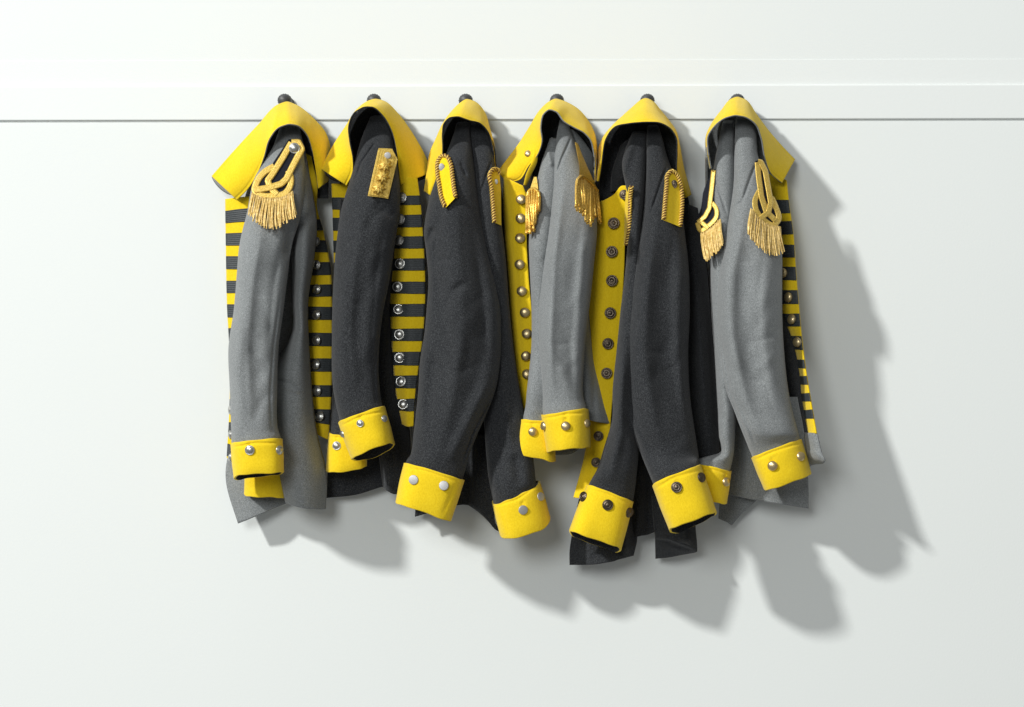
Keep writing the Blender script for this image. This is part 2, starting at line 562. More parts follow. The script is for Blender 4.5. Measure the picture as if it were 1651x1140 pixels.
def stripes(parent, D, bands, mat=BRAID, u0=0.0, u1=1.0, lift=0.0016):
    """ribbed braid strips sewn across a facing; bands = (y0,y1) photo rows"""
    nv, nu, _ = D.shape
    c = D[:, nu//2, 1]
    for y0, y1 in bands:
        y0 += random.uniform(-.8, .8); y1 += random.uniform(-.8, .8); tl_ = random.uniform(-1.2, 1.2)
        v0 = np.interp(y0, c, np.arange(nv)); v1 = np.interp(y1, c, np.arange(nv))
        if v1 - v0 < 0.5: continue
        K = 22
        rows = np.linspace(v0, v1, K)
        i0 = np.clip(rows.astype(int), 0, nv-2); f = (rows-i0)[:, None, None]
        S = D[i0]*(1-f) + D[i0+1]*f
        a, b = int(u0*(nu-1)), int(u1*(nu-1))+1
        S = S[:, a:b].copy()
        k = np.arange(K)
        S[..., 1] += tl_*np.linspace(-.5, .5, S.shape[1])[None]
        S[..., 2] += lift + 0.0007*np.cos(k*math.pi*2/3.5)[:, None]
        W = P(S[..., 0], S[..., 1], S[..., 2]).reshape(-1, 3)
        F = face_cam(W, grid_faces(K, S.shape[1]))
        o = mesh_obj('braid_stripe', W, F, mat, parent)
        solidify(o, 0.0016)

def sleeve(parent, st, wmat, ctop, cbot, dc, t, buttons, btype, folds=(), cuff_folds=(), ins=3.0, nz=0.0042, lip=True):
    """wool sleeve with turned-back felt cuff.
    ctop=(xL,yL,xR,yR,sagF), cbot=(xL,yL,xR,yR,sagF,sagB)"""
    def mixc(f, inset):
        a = [ctop[i]*(1-f) + cbot[i]*f for i in range(4)]
        dx, dy = a[2]-a[0], a[3]-a[1]; L = math.hypot(dx, dy)
        return (a[0]+dx/L*inset, a[1]+dy/L*inset, a[2]-dx/L*inset, a[3]-dy/L*inset)
    S = [(*q[:3], q[3]+.014*min(1, q[4]/.05), q[4]*.84) if len(q) == 5 else q for q in st]
    dc += .012; t *= .88
    S.append((*mixc(0.0, ins), dc, t-0.005, ctop[4], -4))
    S.append((*mixc(0.35, ins+1), dc, t-0.006, ctop[4]*.6+cbot[4]*.4, 0))
    S.append((*mixc(0.8, ins+2), dc, t-0.008, cbot[4], 2))
    fl = [(p, w_*(1 if w_ < 0 else 1.1), a*(.75 if w_ < 0 else (1.9 if w_ < 3 else 1.5))) for p, w_, a in folds]
    rr = random.Random(int(ctop[0]))
    ys = [q for q in st if len(q) == 5]
    for _ in range(4):
        y = rr.uniform(ys[len(ys)//3][0], ys[-1][0])
        xl = float(np.interp(y, [q[0] for q in ys], [q[1] for q in ys])); xr = float(np.interp(y, [q[0] for q in ys], [q[2] for q in ys]))
        wd_ = xr-xl; side = rr.random() < .5; sl = rr.uniform(.6, 2.0)
        a = (xl+wd_*rr.uniform(-.02, .15), y) if side else (xr-wd_*rr.uniform(-.02, .15), y)
        L = wd_*rr.uniform(.35, .7)
        b = (a[0]+L*.55*(1 if side else -1), y+L*.55*sl); c = (a[0]+L*(1 if side else -1), y+L*sl*1.25)
        fl.append(([a, b, c], rr.uniform(8, 14), rr.choice((-1, 1))*rr.uniform(.0014, .0028)))
    so = tube('sleeve', parent, S, wmat, fl, nz, fade=True)
    C = [(*ctop[:4], dc, t, ctop[4], -ctop[4]*0.4)]
    for f in (0.06, 0.5, 0.94):
        a = mixc(f, -0.6 if f == 0.5 else 0)
        C.append((*a, dc, t+(0.0025 if f == 0.5 else 0.001), ctop[4]*(1-f)+cbot[4]*f, -ctop[4]*0.4*(1-f)+cbot[5]*f))
    C.append((*cbot[:4], dc, t, cbot[4], cbot[5]))
    co = tube('cuff', parent, C, [YEL, WOOL_D], [
        ([(ctop[0]*.92+cbot[0]*.08, ctop[1]*.9+cbot[1]*.1+ctop[4]*.2), ((ctop[0]+ctop[2])/2, (ctop[1]+ctop[3])/2+ctop[4]+5), (ctop[2], ctop[3]+6)], 1.6, -0.0026)]
        + ([([(buttons[-1 if len(buttons) < 2 else 0][0], buttons[-1 if len(buttons) < 2 else 0][1]-15), (buttons[-1 if len(buttons) < 2 else 0][0], buttons[-1 if len(buttons) < 2 else 0][1]-3)], 1.6, -.003)] if buttons else []) + list(cuff_folds), nz=0.0026, nr=44, ns=84, cap=False, wob=1.4, edge=1.2)
    m = solidify(co, 0.0032, 1, 0)
    tr = bvh([co])
    for bb in buttons:
        button(tr, co, *bb, btype)
    return so, co

def jacket(hook_x, bottom, label):
    o = thing('military_jacket', tuple(P(hook_x, bottom, 0.08)), label, 'jacket', 'jackets hanging in a row on the hook rail')
    return o

def hook(px, label):
    prof = [(0.0115, 0.0), (0.0115, 0.004), (0.0075, 0.008), (0.0075, 0.018), (0.0100, 0.026), (0.0115, 0.036), (0.0115, 0.046), (0.0100, 0.052), (0.006, 0.0555), (0.0004, 0.0565)]
    V = []; F = []; n = 48
    for r, z in prof:
        for k in range(n):
            a = 2*math.pi*k/n
            q = r*(1 + (0.05*math.cos(a*18) if 0.02 < z < 0.054 else 0))
            V.append((q*math.cos(a), -z, q*math.sin(a)))
    F = grid_faces(len(prof), n, True)
    F.append(tuple(range(n)))
    o = mesh_obj('coat_hook', np.array(V)*np.array([1.02, 1, .95]), F, HOOKM)
    b = P(px, 167.5, 0.0046)
    o.location = tuple(b)
    o['label'] = label; o['category'] = 'hook'; o['group'] = 'hooks along the rail'
    return o

JL = [
 'light grey wool jacket with striped front, silver buttons and one fringed gold epaulette showing',
 'charcoal wool jacket with striped front and embroidered gold shoulder board with three rosettes',
 'charcoal wool jacket with rope-edged yellow shoulder straps and flat silver cuff buttons',
 'light grey wool jacket with plain yellow facing, brass buttons and gold bullion tassels',
 'charcoal wool jacket with plain yellow facing, dark pewter buttons and rope-edged shoulder strap',
 'light grey wool jacket with striped front, brass buttons and two fringed gold epaulettes',
]
HX = [464, 606, 752, 897, 1041, 1184]
HL = [
 'dark ribbed hook holding the light grey jacket with silver buttons',
 'dark ribbed hook holding the charcoal jacket with striped front',
 'dark ribbed hook holding the charcoal jacket with flat silver cuff buttons',
 'dark ribbed hook holding the light grey jacket with bullion tassels',
 'dark ribbed hook holding the charcoal jacket with dark pewter buttons',
 'dark ribbed hook holding the light grey jacket with two fringed epaulettes',
]
for x, l in zip(HX, HL): hook(x, l)

def fringed_epaulette(parent, tree, samples, back, braids, wd, ftop, fbot, n, btn=None, lift=0.002, pl=None):
    pl = pl or plane_fit(tree, samples, lift)
    ep = slab('epaulette', parent, back, pl, NAVY, 0.004, 0.002)
    V = []; F = []
    for k, b in enumerate(braids):
        ribbon(V, F, b, wd, pl, 0.0032 + 0.0012*k, linear=k > 0)
    mesh_obj('gold_braid', V, face_cam(V, F), GOLD, ep)
    fringe('fringe', ep, ftop, fbot, pl, int(n*1.6), r=0.0009)
    if btn:
        x, y, r, k = btn
        o = bpy.data.objects.new('button', BTN[k]); o.parent = ep
        p = Vector(P(x, y, float(pl(x, y))+0.008))
        nrm = (CAMP-p).normalized()
        o.location = p - Vector(origin_of(ep)); o.rotation_euler = nrm.to_track_quat('Z', 'Y').to_euler()
        o.scale = (r*SC,)*3
        COL.objects.link(o)
    return ep

def corded_strap(parent, tree, samples, pts, ropepts, btn, kind, lift=0.003, rad=0.004, pl=None):
    pl = pl or plane_fit(tree, samples, lift)
    ep = slab('shoulder_strap', parent, pts, pl, YEL, 0.004, 0.0025)
    rope('twisted_cord', ep, ropepts, rad, pl, 0.0035)
    if btn:
        x, y, r = btn
        o = bpy.data.objects.new('button', BTN[kind]); o.parent = ep
        p = Vector(P(x, y, float(pl(x, y))+0.004)); nrm = (CAMP-p).normalized()
        o.location = p - Vector(origin_of(ep)); o.rotation_euler = nrm.to_track_quat('Z', 'Y').to_euler()
        o.scale = (r*SC*0.75, r*SC, r*SC)
        COL.objects.link(o)
    return ep

# ================================================================== jacket 1
j = jacket(464, 845, JL[0])
net('body_back', j, [
 [(436, 215, .025), (455, 205, .03), (475, 205, .03), (494, 225, .025)],
 [(392, 330, .02), (430, 330, .03), (460, 330, .035), (492, 330, .03)],
 [(382, 500, .02), (420, 500, .035), (455, 500, .04), (482, 500, .03)],
 [(374, 700, .025), (410, 700, .04), (440, 700, .04), (475, 700, .03)],
 [(366, 790, .035), (400, 795, .045), (430, 795, .04), (470, 790, .03)],
 [(383, 844, .045), (406, 835, .05), (432, 824, .045), (464, 811, .03)]], WOOL_L, nz=0.002)
bf, _ = net('body_front', j, [
 [(458, 215, .065), (470, 207, .08), (482, 213, .085), (490, 232, .07)],
 [(452, 300, .07), (474, 298, .105), (490, 296, .105), (501, 292, .075)],
 [(464, 361, .06), (480, 361, .115), (495, 361, .12), (511, 361, .08)],
 [(469, 420, .06), (480, 420, .11), (494, 418, .115), (507, 415, .075)],
 [(470, 490, .055), (478, 490, .10), (488, 490, .105), (497.5, 490, .07)],
 [(472, 530, .06), (479, 530, .10), (489, 530, .108), (498, 530, .07)],
 [(455, 568, .06), (470, 568, .10), (486, 568, .108), (500, 568, .07)],
 [(432, 604, .06), (462, 604, .105), (485, 604, .11), (502, 604, .07)],
 [(438, 705, .07), (470, 705, .11), (492, 705, .11), (513, 705, .075)],
 [(450, 762, .08), (478, 762, .115), (504, 762, .11), (527, 762, .07)],
 [(460, 811, .085), (482, 818, .118), (505, 821, .11), (526, 821, .07)]], WOOL_L,
 folds=[([(446, 609), (486, 627)], 2.2, -.006), ([(446, 622), (484, 639)], 1.6, -.002), ([(446, 615), (486, 633)], 5, .003),
        ([(505, 340), (478, 370), (470, 400)], 9, -.010), ([(461, 806), (526, 816)], 1.3, -.0012), ([(495, 345), (480, 352)], 6, .004)], nz=0.0018)
s1, c1 = sleeve(j, [(202, 452, 482, .065, .02), (235, 440, 488, .075, .04), (290, 409, 490, .085, .06), (342, 398, 486, .09, .07), (393, 386, 471, .095, .075),
  (450, 381, 463, .1, .07), (500, 377, 457, .105, .068), (560, 369, 449, .11, .062), (626, 371, 447, .115, .06), (690, 373, 448, .12, .06)], WOOL_L,
  (371, 718, 456, 709, -5), (376, 770, 458.6, 761, -1, 5), .125, .06,
  [(403, 725.6, 8), (450, 725.6, 7.5)], 'silver',
  folds=[([(425, 350), (408, 450), (400, 560), (405, 690)], -9, .007), ([(452, 400), (440, 470), (433, 560)], -7, -.006), ([(400, 560), (430, 590), (444, 600)], -5, -.0035), ([(396, 520), (420, 545)], -4, .002), ([(452, 478), (441, 560), (436, 640), (439, 706)], 1.6, -.002), ([(470, 360), (462, 420)], 8, -.01),
         ([(395, 480), (382, 600), (390, 700)], 9, .004), ([(420, 420), (410, 560), (420, 690)], 14, -.004)])
s2, c2 = sleeve(j, [(320, 415, 470, .045, .02), (500, 400, 450, .05, .025), (700, 402, 455, .06, .028)], WOOL_L,
  (397, 742, 458, 738, 4), (393, 796, 458, 800, 5, -3), .048, .032, [], 'silver')
lp, D = net('facing', j, [
 [(363, 321, .03), (385, 318, .045), (412, 316, .05)],
 [(364, 400, .03), (382, 400, .04), (402, 400, .05)],
 [(366, 500, .03), (380, 500, .04), (398, 500, .05)],
 [(369.5, 560, .03), (382, 560, .04), (396, 560, .05)],
 [(370, 650, .035), (380, 650, .04), (394, 650, .05)],
 [(365, 738, .04), (376, 744, .045), (390, 746, .05)]], YEL, nz=0.0008)
stripes(lp, D, [(338+38.3*k, 357.5+38.3*k) for k in range(11)])
tr = bvh([lp])
for y in (661, 700.6, 737): button(tr, lp, 373, y, 7, 'silver', lift=.002, nrm=Vector((-.9, -.45, .05)))
rp, D = net('facing', j, [
 [(486, 248, 0.073), (494, 248, 0.072), (502, 252, 0.070)],
 [(493, 300, 0.073), (503, 300, 0.072), (512, 302, 0.067)],
 [(496, 330, 0.046), (505, 330, 0.046), (511, 330, 0.040)],
 [(496, 380, 0.041), (510, 380, 0.043), (523, 380, 0.035)],
 [(496, 424, 0.036), (513, 424, 0.043), (532, 424, 0.035)],
 [(490, 500, 0.031), (513, 500, 0.043), (536.5, 500, 0.035)],
 [(492, 595, 0.036), (513, 595, 0.048), (536, 595, 0.040)],
 [(499, 658, 0.041), (516, 658, 0.050), (533, 658, 0.045)],
 [(512, 701, 0.046), (520, 705, 0.050), (529.5, 709, 0.045)]], YEL, nz=0.0008)
stripes(rp, D, [(354, 371), (388, 405), (424, 442), (460, 477), (495.5, 515.5), (537, 557), (579, 598), (622, 639), (660, 682)])
tr = bvh([rp])
for x, y in ((492, 264), (511, 391), (512, 428), (513, 467), (513, 508), (513, 549), (512, 588.5), (514, 630), (518, 672)):
    button(tr, rp, x, y, 8, 'silver', lift=.0046, nrm=Vector((-.45, -.85, .1)))
collar(j, [(341, 284), (377, 243), (415, 202), (448.5, 168), (463, 162.5), (478.5, 169), (507, 192), (526, 215), (534, 245), (530, 292)], 4,
  [(382, 323), (398, 307), (414, 282), (425, 254), (434, 224), (448, 206), (466, 199), (482, 203), (494, 215), (503, 240), (508, 268), (513, 304)], 6,
  (.05, .055, .062, .055, .05), (.07, .11, .15, .10, .08), WOOL_L, lin=(.33, .85), under='L', lmat=WOOL_D, folds=[([(449, 168), (438, 212)], 5, .006), ([(500, 190), (505, 240)], 6, .004)])
tr = bvh([s1, bf])
fringed_epaulette(j, tr, cA([(440, 330), (400, 400), (340, 480), (300, 520), (420, 480), (380, 540), (330, 600), (420, 600), (460, 400)]),
  cA([(430, 270), (488, 268), (509, 318), (447, 440), (448, 500), (428, 540), (350, 562), (270, 557), (246, 530), (260, 470), (300, 430), (345, 398)]),
  [cA([(355, 405), (300, 440), (265, 490), (256, 530), (290, 552), (350, 556), (410, 543), (436, 505), (438, 460), (426, 428)]),
   cA([(443, 285), (400, 360), (350, 440), (322, 478), (335, 515), (368, 548)]),
   cA([(443, 284), (478, 282), (495, 318), (452, 400), (417, 470), (390, 495), (330, 515), (254, 527)])], 10.5,
  cA([(240, 545), (290, 564), (350, 567), (410, 557), (445, 535)]), cA([(222, 650), (255, 690), (300, 716), (360, 722), (420, 695), (467, 662)]), 30,
  (474.7, 239, 8.5, 'silver'))

# ================================================================== jacket 2
j = jacket(606, 805, JL[1])
net('body_back', j, [
 [(568, 205, .025), (590, 190, .03), (615, 190, .03), (640, 215, .025)],
 [(548, 340, .02), (580, 340, .03), (610, 340, .035), (650, 340, .02)],
 [(540, 500, .02), (575, 500, .035), (610, 500, .04), (650, 500, .02)],
 [(532, 700, .025), (570, 700, .035), (610, 700, .04), (648, 700, .03)],
 [(526, 803, .03), (573, 798, .035), (612, 786, .04), (640, 780, .03)]], WOOL_D, nz=0.002)
bf, _ = net('body_front', j, [
 [(612, 195, .06), (622, 196, .075), (632, 215, .07), (641, 250, .05)],
 [(612, 300, .06), (628, 300, .08), (640, 300, .075), (648, 305, .05)],
 [(606, 400, .06), (622, 400, .08), (636, 400, .075), (642, 400, .045)],
 [(598, 500, .06), (615, 500, .08), (626, 500, .075), (634, 500, .045)],
 [(596, 620, .06), (614, 620, .08), (630, 620, .075), (642, 620, .05)],
 [(606, 700, .06), (622, 700, .08), (640, 700, .075), (660, 690, .05)],
 [(617, 785, .06), (625, 792, .08), (640, 797, .075), (662, 790, .05)]], WOOL_D, nz=0.002)
s1, c1 = sleeve(j, [(190, 596, 620, .065, .02), (216, 585, 630, .075, .035), (257, 573, 638, .085, .05), (292, 564, 644, .09, .06), (336, 551, 645, .095, .068), (393, 543, 637, .1, .072),
  (456, 538, 628, .105, .07), (500, 536, 619, .108, .068), (560, 535, 612, .112, .065), (600, 535, 611, .115, .062), (645, 540, 615, .12, .06)], WOOL_D,
  (546, 683, 621, 658, -6), (567, 742, 637, 717, -6, 7), .13, .055,
  [(581, 682.6, 6), (619, 675, 5.5), (553, 699.7, 5.5)], 'silver',
  folds=[([(590, 330), (572, 430), (566, 540), (575, 650)], -9, .007), ([(625, 350), (608, 430), (600, 540), (602, 640)], -7, -.006), ([(545, 470), (565, 490), (590, 492)], -5, -.003), ([(630, 330), (600, 352), (585, 380)], -5, -.004), ([(608, 225), (582, 262), (573, 290)], 1.6, -.0025), ([(612, 520), (604, 600), (606, 655)], 1.6, -.002), ([(560, 420), (550, 560), (560, 650)], 10, .004), ([(590, 400), (580, 540), (590, 640)], 14, -.004), ([(600, 330), (640, 350)], 8, -.003)])
s2, c2 = sleeve(j, [(320, 548, 600, .045, .02), (500, 542, 590, .05, .025), (660, 535, 588, .055, .028)], WOOL_D,
  (530, 697, 592, 700, 4), (526, 757, 592, 750, 7, -3), .062, .035, [(543, 718.6, 7)], 'silver')
rp, D = net('facing', j, [
 [(636, 285, 0.072), (655, 285, 0.091), (673, 287, 0.090)],
 [(634, 320, 0.072), (655, 320, 0.092), (677.5, 320, 0.092)],
 [(634, 380, 0.072), (657, 380, 0.094), (682, 380, 0.095)],
 [(630, 424, 0.072), (656, 424, 0.096), (684.5, 424, 0.097)],
 [(628, 472, 0.072), (656, 472, 0.096), (685.5, 472, 0.098)],
 [(630, 535, 0.077), (656, 535, 0.100), (682.5, 535, 0.100)],
 [(634, 595, 0.082), (655, 595, 0.103), (674.5, 595, 0.102)],
 [(639, 640, 0.084), (655, 640, 0.104), (669, 640, 0.105)],
 [(648, 684, 0.087), (657, 688, 0.103), (666, 687, 0.108)]], YEL, nz=0.0008)
stripes(rp, D, [(316, 329.5), (347, 365), (382, 399.7), (418, 436), (455.5, 472.5), (491.5, 510.5), (530.5, 549.5), (568.5, 588), (607, 626), (644, 662.5)])
tr = bvh([rp])
for x, y in ((649, 320), (646, 354), (644, 389), (646, 426), (642, 463), (643, 500), (645, 539.5), (645, 577), (648, 616), (651, 652.6)):
    button(tr, rp, x, y, 8.6, 'silver', lift=.0046, nrm=Vector((-.15, -.98, .1)))
lp, D = net('facing', j, [
 [(534, 296, .045), (548, 296, .05), (566, 298, .05)],
 [(536, 340, .045), (546, 340, .05), (560, 340, .05)],
 [(538, 420, .045), (546, 420, .05), (560, 420, .05)],
 [(538, 500, .045), (546, 500, .05), (560, 500, .05)]], YEL, nz=0.0006)
stripes(lp, D, [(319.5, 336.5), (352.5, 372), (388, 405.5), (424, 442), (460, 478)])
collar(j, [(517, 272), (535, 237), (557, 203), (574, 177), (595, 161.5), (606, 158.5), (620.6, 163), (643, 184), (662, 209.5), (681, 241), (698, 277)], 5,
  [(559, 299.5), (568, 280), (568.5, 257), (563, 227), (561.5, 202), (570, 182), (586, 171.5), (602, 172.5), (617, 185), (631.6, 209.5), (639.5, 241), (642.7, 273), (646, 298)], 6,
  (.085, .06, .062, .055, .05), (.10, .13, .15, .12, .09), WOOL_D, lin=(.2, .72), under='LR')
tr = bvh([s1, bf])
bq = cC([(320, 315), (385, 318), (412, 370), (365, 568), (315, 560), (265, 555)])
pl = plane_fit(tr, cC([(330, 340), (380, 350), (395, 400), (320, 420), (300, 500), (290, 540), (350, 540), (370, 480)]), 0.002)
ep = slab('shoulder_board', j, bq, pl, GOLD, 0.005, 0.002)
V = []; F = []
for k in range(7):
    f = (k+.5)/7
    a = np.array(bq[0])*(1-f) + np.array(bq[2])*f*0.55 + np.array(bq[1])*f*0.45
    b = np.array(bq[5])*(1-f) + np.array(bq[3])*f
    ribbon(V, F, [tuple(a*0.98+b*0.02), tuple((a+b)/2), tuple(a*0.02+b*0.98)], 6.0, pl, 0.0025, 0.0012, 2)
mesh_obj('gold_braid', V, face_cam(V, F), GOLD, ep)
for (x, y) in cC([(352, 400), (340, 457), (320, 515)]):
    V = []; F = []; n = 16
    for ring, (rr, hh) in enumerate(((1.0, .0055), (.55, .0095), (.22, .0100))):
        for k in range(n):
            a = 2*math.pi*k/n + .2
            r = 12.5*rr*((1 if k % 2 == 0 else .58) if ring < 2 else 1)
            qx = x+r*math.cos(a); qy = y+r*math.sin(a)
            V.append(P(qx, qy, float(pl(qx, qy))+hh+(0 if k % 2 else .0015)))
    F = grid_faces(3, n, True); F.append(tuple(2*n+k for k in range(n)))
    rs = mesh_obj('rosette', V, face_cam(V, F), GOLD, ep); solidify(rs, 0.003)
    V = []; F = []
    c = P(x, y, float(pl(x, y))+.0110)
    for q in range(4):
        a = q*math.pi*2/3; rr = 1.7*SC if q else 0
        cc = c+np.array([rr*math.cos(a), 0, rr*math.sin(a)])
        tube3(V, F, [cc+np.array([0, .002, 0]), cc, cc-np.array([0, .0012, 0])], 1.2*SC, 6)
    st = mesh_obj('rosette_centre', V, F, BULL, ep)
o = bpy.data.objects.new('button', BTN['flat']); o.parent = ep
p = Vector(P(625, 250.6, float(pl(625, 250.6))+.005)); o.location = p-Vector(origin_of(ep))
o.rotation_euler = (CAMP-p).to_track_quat('Z', 'Y').to_euler(); o.scale = (5.2*SC,)*3; COL.objects.link(o)

# ================================================================== jacket 3
j = jacket(752, 860, JL[2])
net('body_back', j, [
 [(718, 215, .025), (740, 195, .03), (765, 195, .03), (792, 220, .025)],
 [(700, 330, .02), (735, 330, .03), (775, 330, .035), (812, 330, .02)],
 [(690, 500, .02), (735, 500, .035), (780, 500, .035), (826, 500, .02)],
 [(680, 650, .025), (740, 650, .035), (790, 650, .035), (846, 650, .03)],
 [(672, 780, .03), (735, 780, .04), (790, 780, .035), (850, 770, .035)],
 [(669, 833, .04), (735, 815, .045), (770, 818, .03), (840, 835, .04)]], WOOL_D, nz=0.002)
net('body_side', j, [
 [(752, 700, .035), (775, 700, .05), (800, 700, .05)],
 [(752, 800, .035), (775, 805, .055), (800, 805, .05)],
 [(752, 812, .035), (776, 824, .055), (797, 833, .05)],
 [(786, 826, .03), (793, 848, .05), (808, 859, .045)]], WOOL_D)
s2, c2 = sleeve(j, [(198, 756, 782, .055, .02), (240, 756, 795, .065, .035), (282, 760, 800, .07, .045), (345, 766, 807, .075, .05), (412, 776, 815, .075, .05), (500, 782, 822, .075, .048),
  (560, 780, 828, .08, .045), (617, 778, 836, .085, .045), (670, 780, 846, .09, .045), (740, 785, 860, .095, .048), (780, 790, 866, .1, .05)], WOOL_D,
  (793, 809, 871, 775, 10), (805, 858, 888, 834, 18, -6), .10, .05, [(843, 822, 7.6), (871, 801, 7)], 'flat',
  folds=[([(790, 400), (800, 520), (812, 640), (830, 760)], -6, .006), ([(800, 560), (795, 680), (812, 770)], -6, -.005), ([(792, 260), (775, 310)], 1.6, -.002), ([(800, 755), (812, 800)], 1.6, -.002), ([(830, 730), (838, 790)], 8, -.005)],
  cuff_folds=[([(808, 815), (820, 862)], 1.5, -.0015)])
s1, c1 = sleeve(j, [(200, 735, 757, .065, .02), (215, 731, 758, .07, .03), (250, 718, 762, .08, .05), (285, 704, 767, .085, .06), (340, 688, 775, .09, .07), (374, 684, 781, .092, .072), (402, 687, 786, .095, .075),
  (456, 691, 799, .1, .078), (500, 688, 807, .105, .078), (533, 685, 808.5, .107, .076), (583, 677, 807, .11, .072), (627, 674, 800, .115, .068), (667, 670, 785, .12, .064), (700, 666, 770, .125, .06), (730, 662, 758, .128, .058)], WOOL_D,
  (650, 746, 748.5, 774, -1), (636.5, 808, 727, 837, 5, -3), .135, .055, [(667, 773.6, 7.8), (715.5, 783, 7.8)], 'flat',
  folds=[([(735, 300), (742, 420), (748, 520), (730, 640), (705, 740)], -10, .008), ([(710, 320), (700, 420), (712, 520)], -7, -.006), ([(688, 400), (712, 418), (738, 420)], -5, -.004), ([(765, 400), (780, 480), (785, 580)], -7, -.006), ([(690, 560), (682, 650), (680, 720)], -6, .005), ([(748, 455), (728, 476), (715, 500)], -4, -.004), ([(700, 585), (735, 600), (770, 590)], -6, -.003), ([(742, 260), (752, 285)], 2, -.003), ([(700, 365), (688, 395)], 5, -.006), ([(748, 455), (730, 470)], 6, -.003), ([(800, 630), (780, 665), (762, 700), (742, 755)], 1.6, -.003),
         ([(720, 300), (728, 420), (738, 560), (722, 700)], 14, .006), ([(760, 330), (775, 440), (780, 560), (755, 650)], 12, -.005), ([(790, 610), (745, 700), (720, 750)], 9, .005), ([(700, 560), (690, 680)], 9, -.004)],
  cuff_folds=[([(735, 778), (712, 832)], 3, -.0015)])
collar(j, [(683, 308), (688, 275), (692, 248), (703, 222), (714, 198), (727, 180), (741, 166), (752, 158.5), (767, 164), (782, 181), (790, 206), (797.5, 235), (800, 268)], 7,
  [(698, 318), (706, 290), (712, 262), (713, 236), (712.5, 215), (715, 199), (724, 189.5), (739, 187), (757, 193.5), (774, 198), (786, 210), (795, 236), (798, 268)], 7,
  (.075, .06, .062, .06, .07), (.085, .12, .15, .12, .09), WOOL_D, lin=(.22, .97))
tr = bvh([s1, s2])
corded_strap(j, tr, cE([(165, 380), (190, 380), (160, 480), (210, 470), (170, 550), (225, 560), (190, 600)]),
  cE([(150, 372), (172, 355), (198, 362), (212, 420), (226, 500), (238, 560), (188, 612), (172, 590), (158, 520), (146, 440)]),
  cE([(182, 610), (166, 570), (153, 500), (143, 430), (148, 375), (168, 352), (192, 356), (208, 385), (220, 460), (231, 540), (236, 562)]),
  (712, 269.5, 6), 'flat')
corded_strap(j, bvh([s2]), cE([(425, 440), (445, 460), (430, 560), (450, 560), (435, 660), (450, 660)]),
  cE([(412, 432), (440, 422), (458, 440), (466, 520), (468, 705), (436, 692), (424, 560)]),
  cE([(434, 690), (428, 620), (420, 520), (414, 440), (432, 421), (450, 424), (459, 445)]),
  (800, 293, 4), 'flat')

# ================================================================== jacket 4
j = jacket(897, 745, JL[3])
net('body_back', j, [
 [(866, 215, .025), (885, 185, .03), (915, 195, .03), (955, 225, .025)],
 [(850, 340, .02), (880, 340, .03), (920, 340, .035), (956, 340, .02)],
 [(850, 500, .02), (880, 500, .035), (920, 500, .04), (952, 500, .02)],
 [(848, 640, .025), (880, 640, .035), (920, 640, .04), (972, 640, .03)],
 [(860, 735, .03), (890, 734, .035), (925, 730, .04), (955, 700, .03)]], WOOL_L, nz=0.002)
bf, _ = net('body_front', j, [
 [(912, 208, 0.065), (925, 210, 0.080), (940, 225, 0.075), (957, 250, 0.055)],
 [(912, 350, 0.065), (932, 350, 0.090), (950, 350, 0.085), (960, 350, 0.060)],
 [(908, 500, 0.083), (930, 500, 0.108), (942, 500, 0.103), (950, 500, 0.078)],
 [(915, 600, 0.093), (938, 600, 0.118), (952, 600, 0.113), (963, 600, 0.088)],
 [(920, 672, 0.098), (944, 676, 0.123), (965, 680, 0.123), (984, 683, 0.103)]], WOOL_L,
 folds=[([(925, 668), (983, 678)], 1.3, -.002), ([(957, 540), (959, 676)], -4, -.007)], nz=0.0015)
s2, c2 = sleeve(j, [(225, 886, 900, 0.077, .02), (266, 872, 905, 0.082, .035), (320, 862, 902, 0.087, .045), (393, 853, 892, 0.092, .05), (424, 854, 888, 0.092, .05), (500, 857.5, 885, 0.092, .048), (557, 857, 888, 0.097, .045), (634, 849, 890, 0.107, .045), (655, 847, 890, 0.102, .045)], WOOL_L,
  (838.5, 678, 893, 680, -2), (830.5, 732, 897, 742, 3, -3), .10, .045, [(859, 696, 7.4)], 'brass',
  folds=[([(882, 240), (890, 270)], 4, .004)])
s1, c1 = sleeve(j, [(196, 902, 915, .07, .02), (213, 899, 922, .075, .03), (250, 894, 934, .085, .045), (291, 891.6, 950, .09, .058), (340, 886, 962, .095, .066), (367, 883, 963, .097, .07), (424, 874, 958, .1, .072), (500, 867.5, 950, .105, .07),
  (545, 868, 944.5, .11, .066), (590, 871, 941.5, .115, .062), (640, 874, 941, .12, .058)], WOOL_L,
  (872.5, 670, 949, 660, -2), (881, 727, 953, 721, 1, -2), .13, .055, [(912, 687, 7.6), (877.5, 687, 7.2), (945.5, 682.6, 7)], 'brass',
  folds=[([(908, 300), (894, 420), (888, 540), (892, 650)], -8, .007), ([(938, 330), (930, 450), (920, 560), (925, 650)], -7, -.005), ([(875, 545), (900, 556), (925, 552)], -5, -.003), ([(955, 380), (945, 480)], -5, .004), ([(921, 222), (906, 255), (896, 285)], 1.7, -.003), ([(905, 300), (890, 420), (885, 560), (885, 650)], 9, .005), ([(930, 400), (915, 520), (922, 640)], 13, -.004), ([(940, 380), (930, 500)], 8, .004)],
  cuff_folds=[([(911, 664), (911, 680)], 1.5, -.002)])
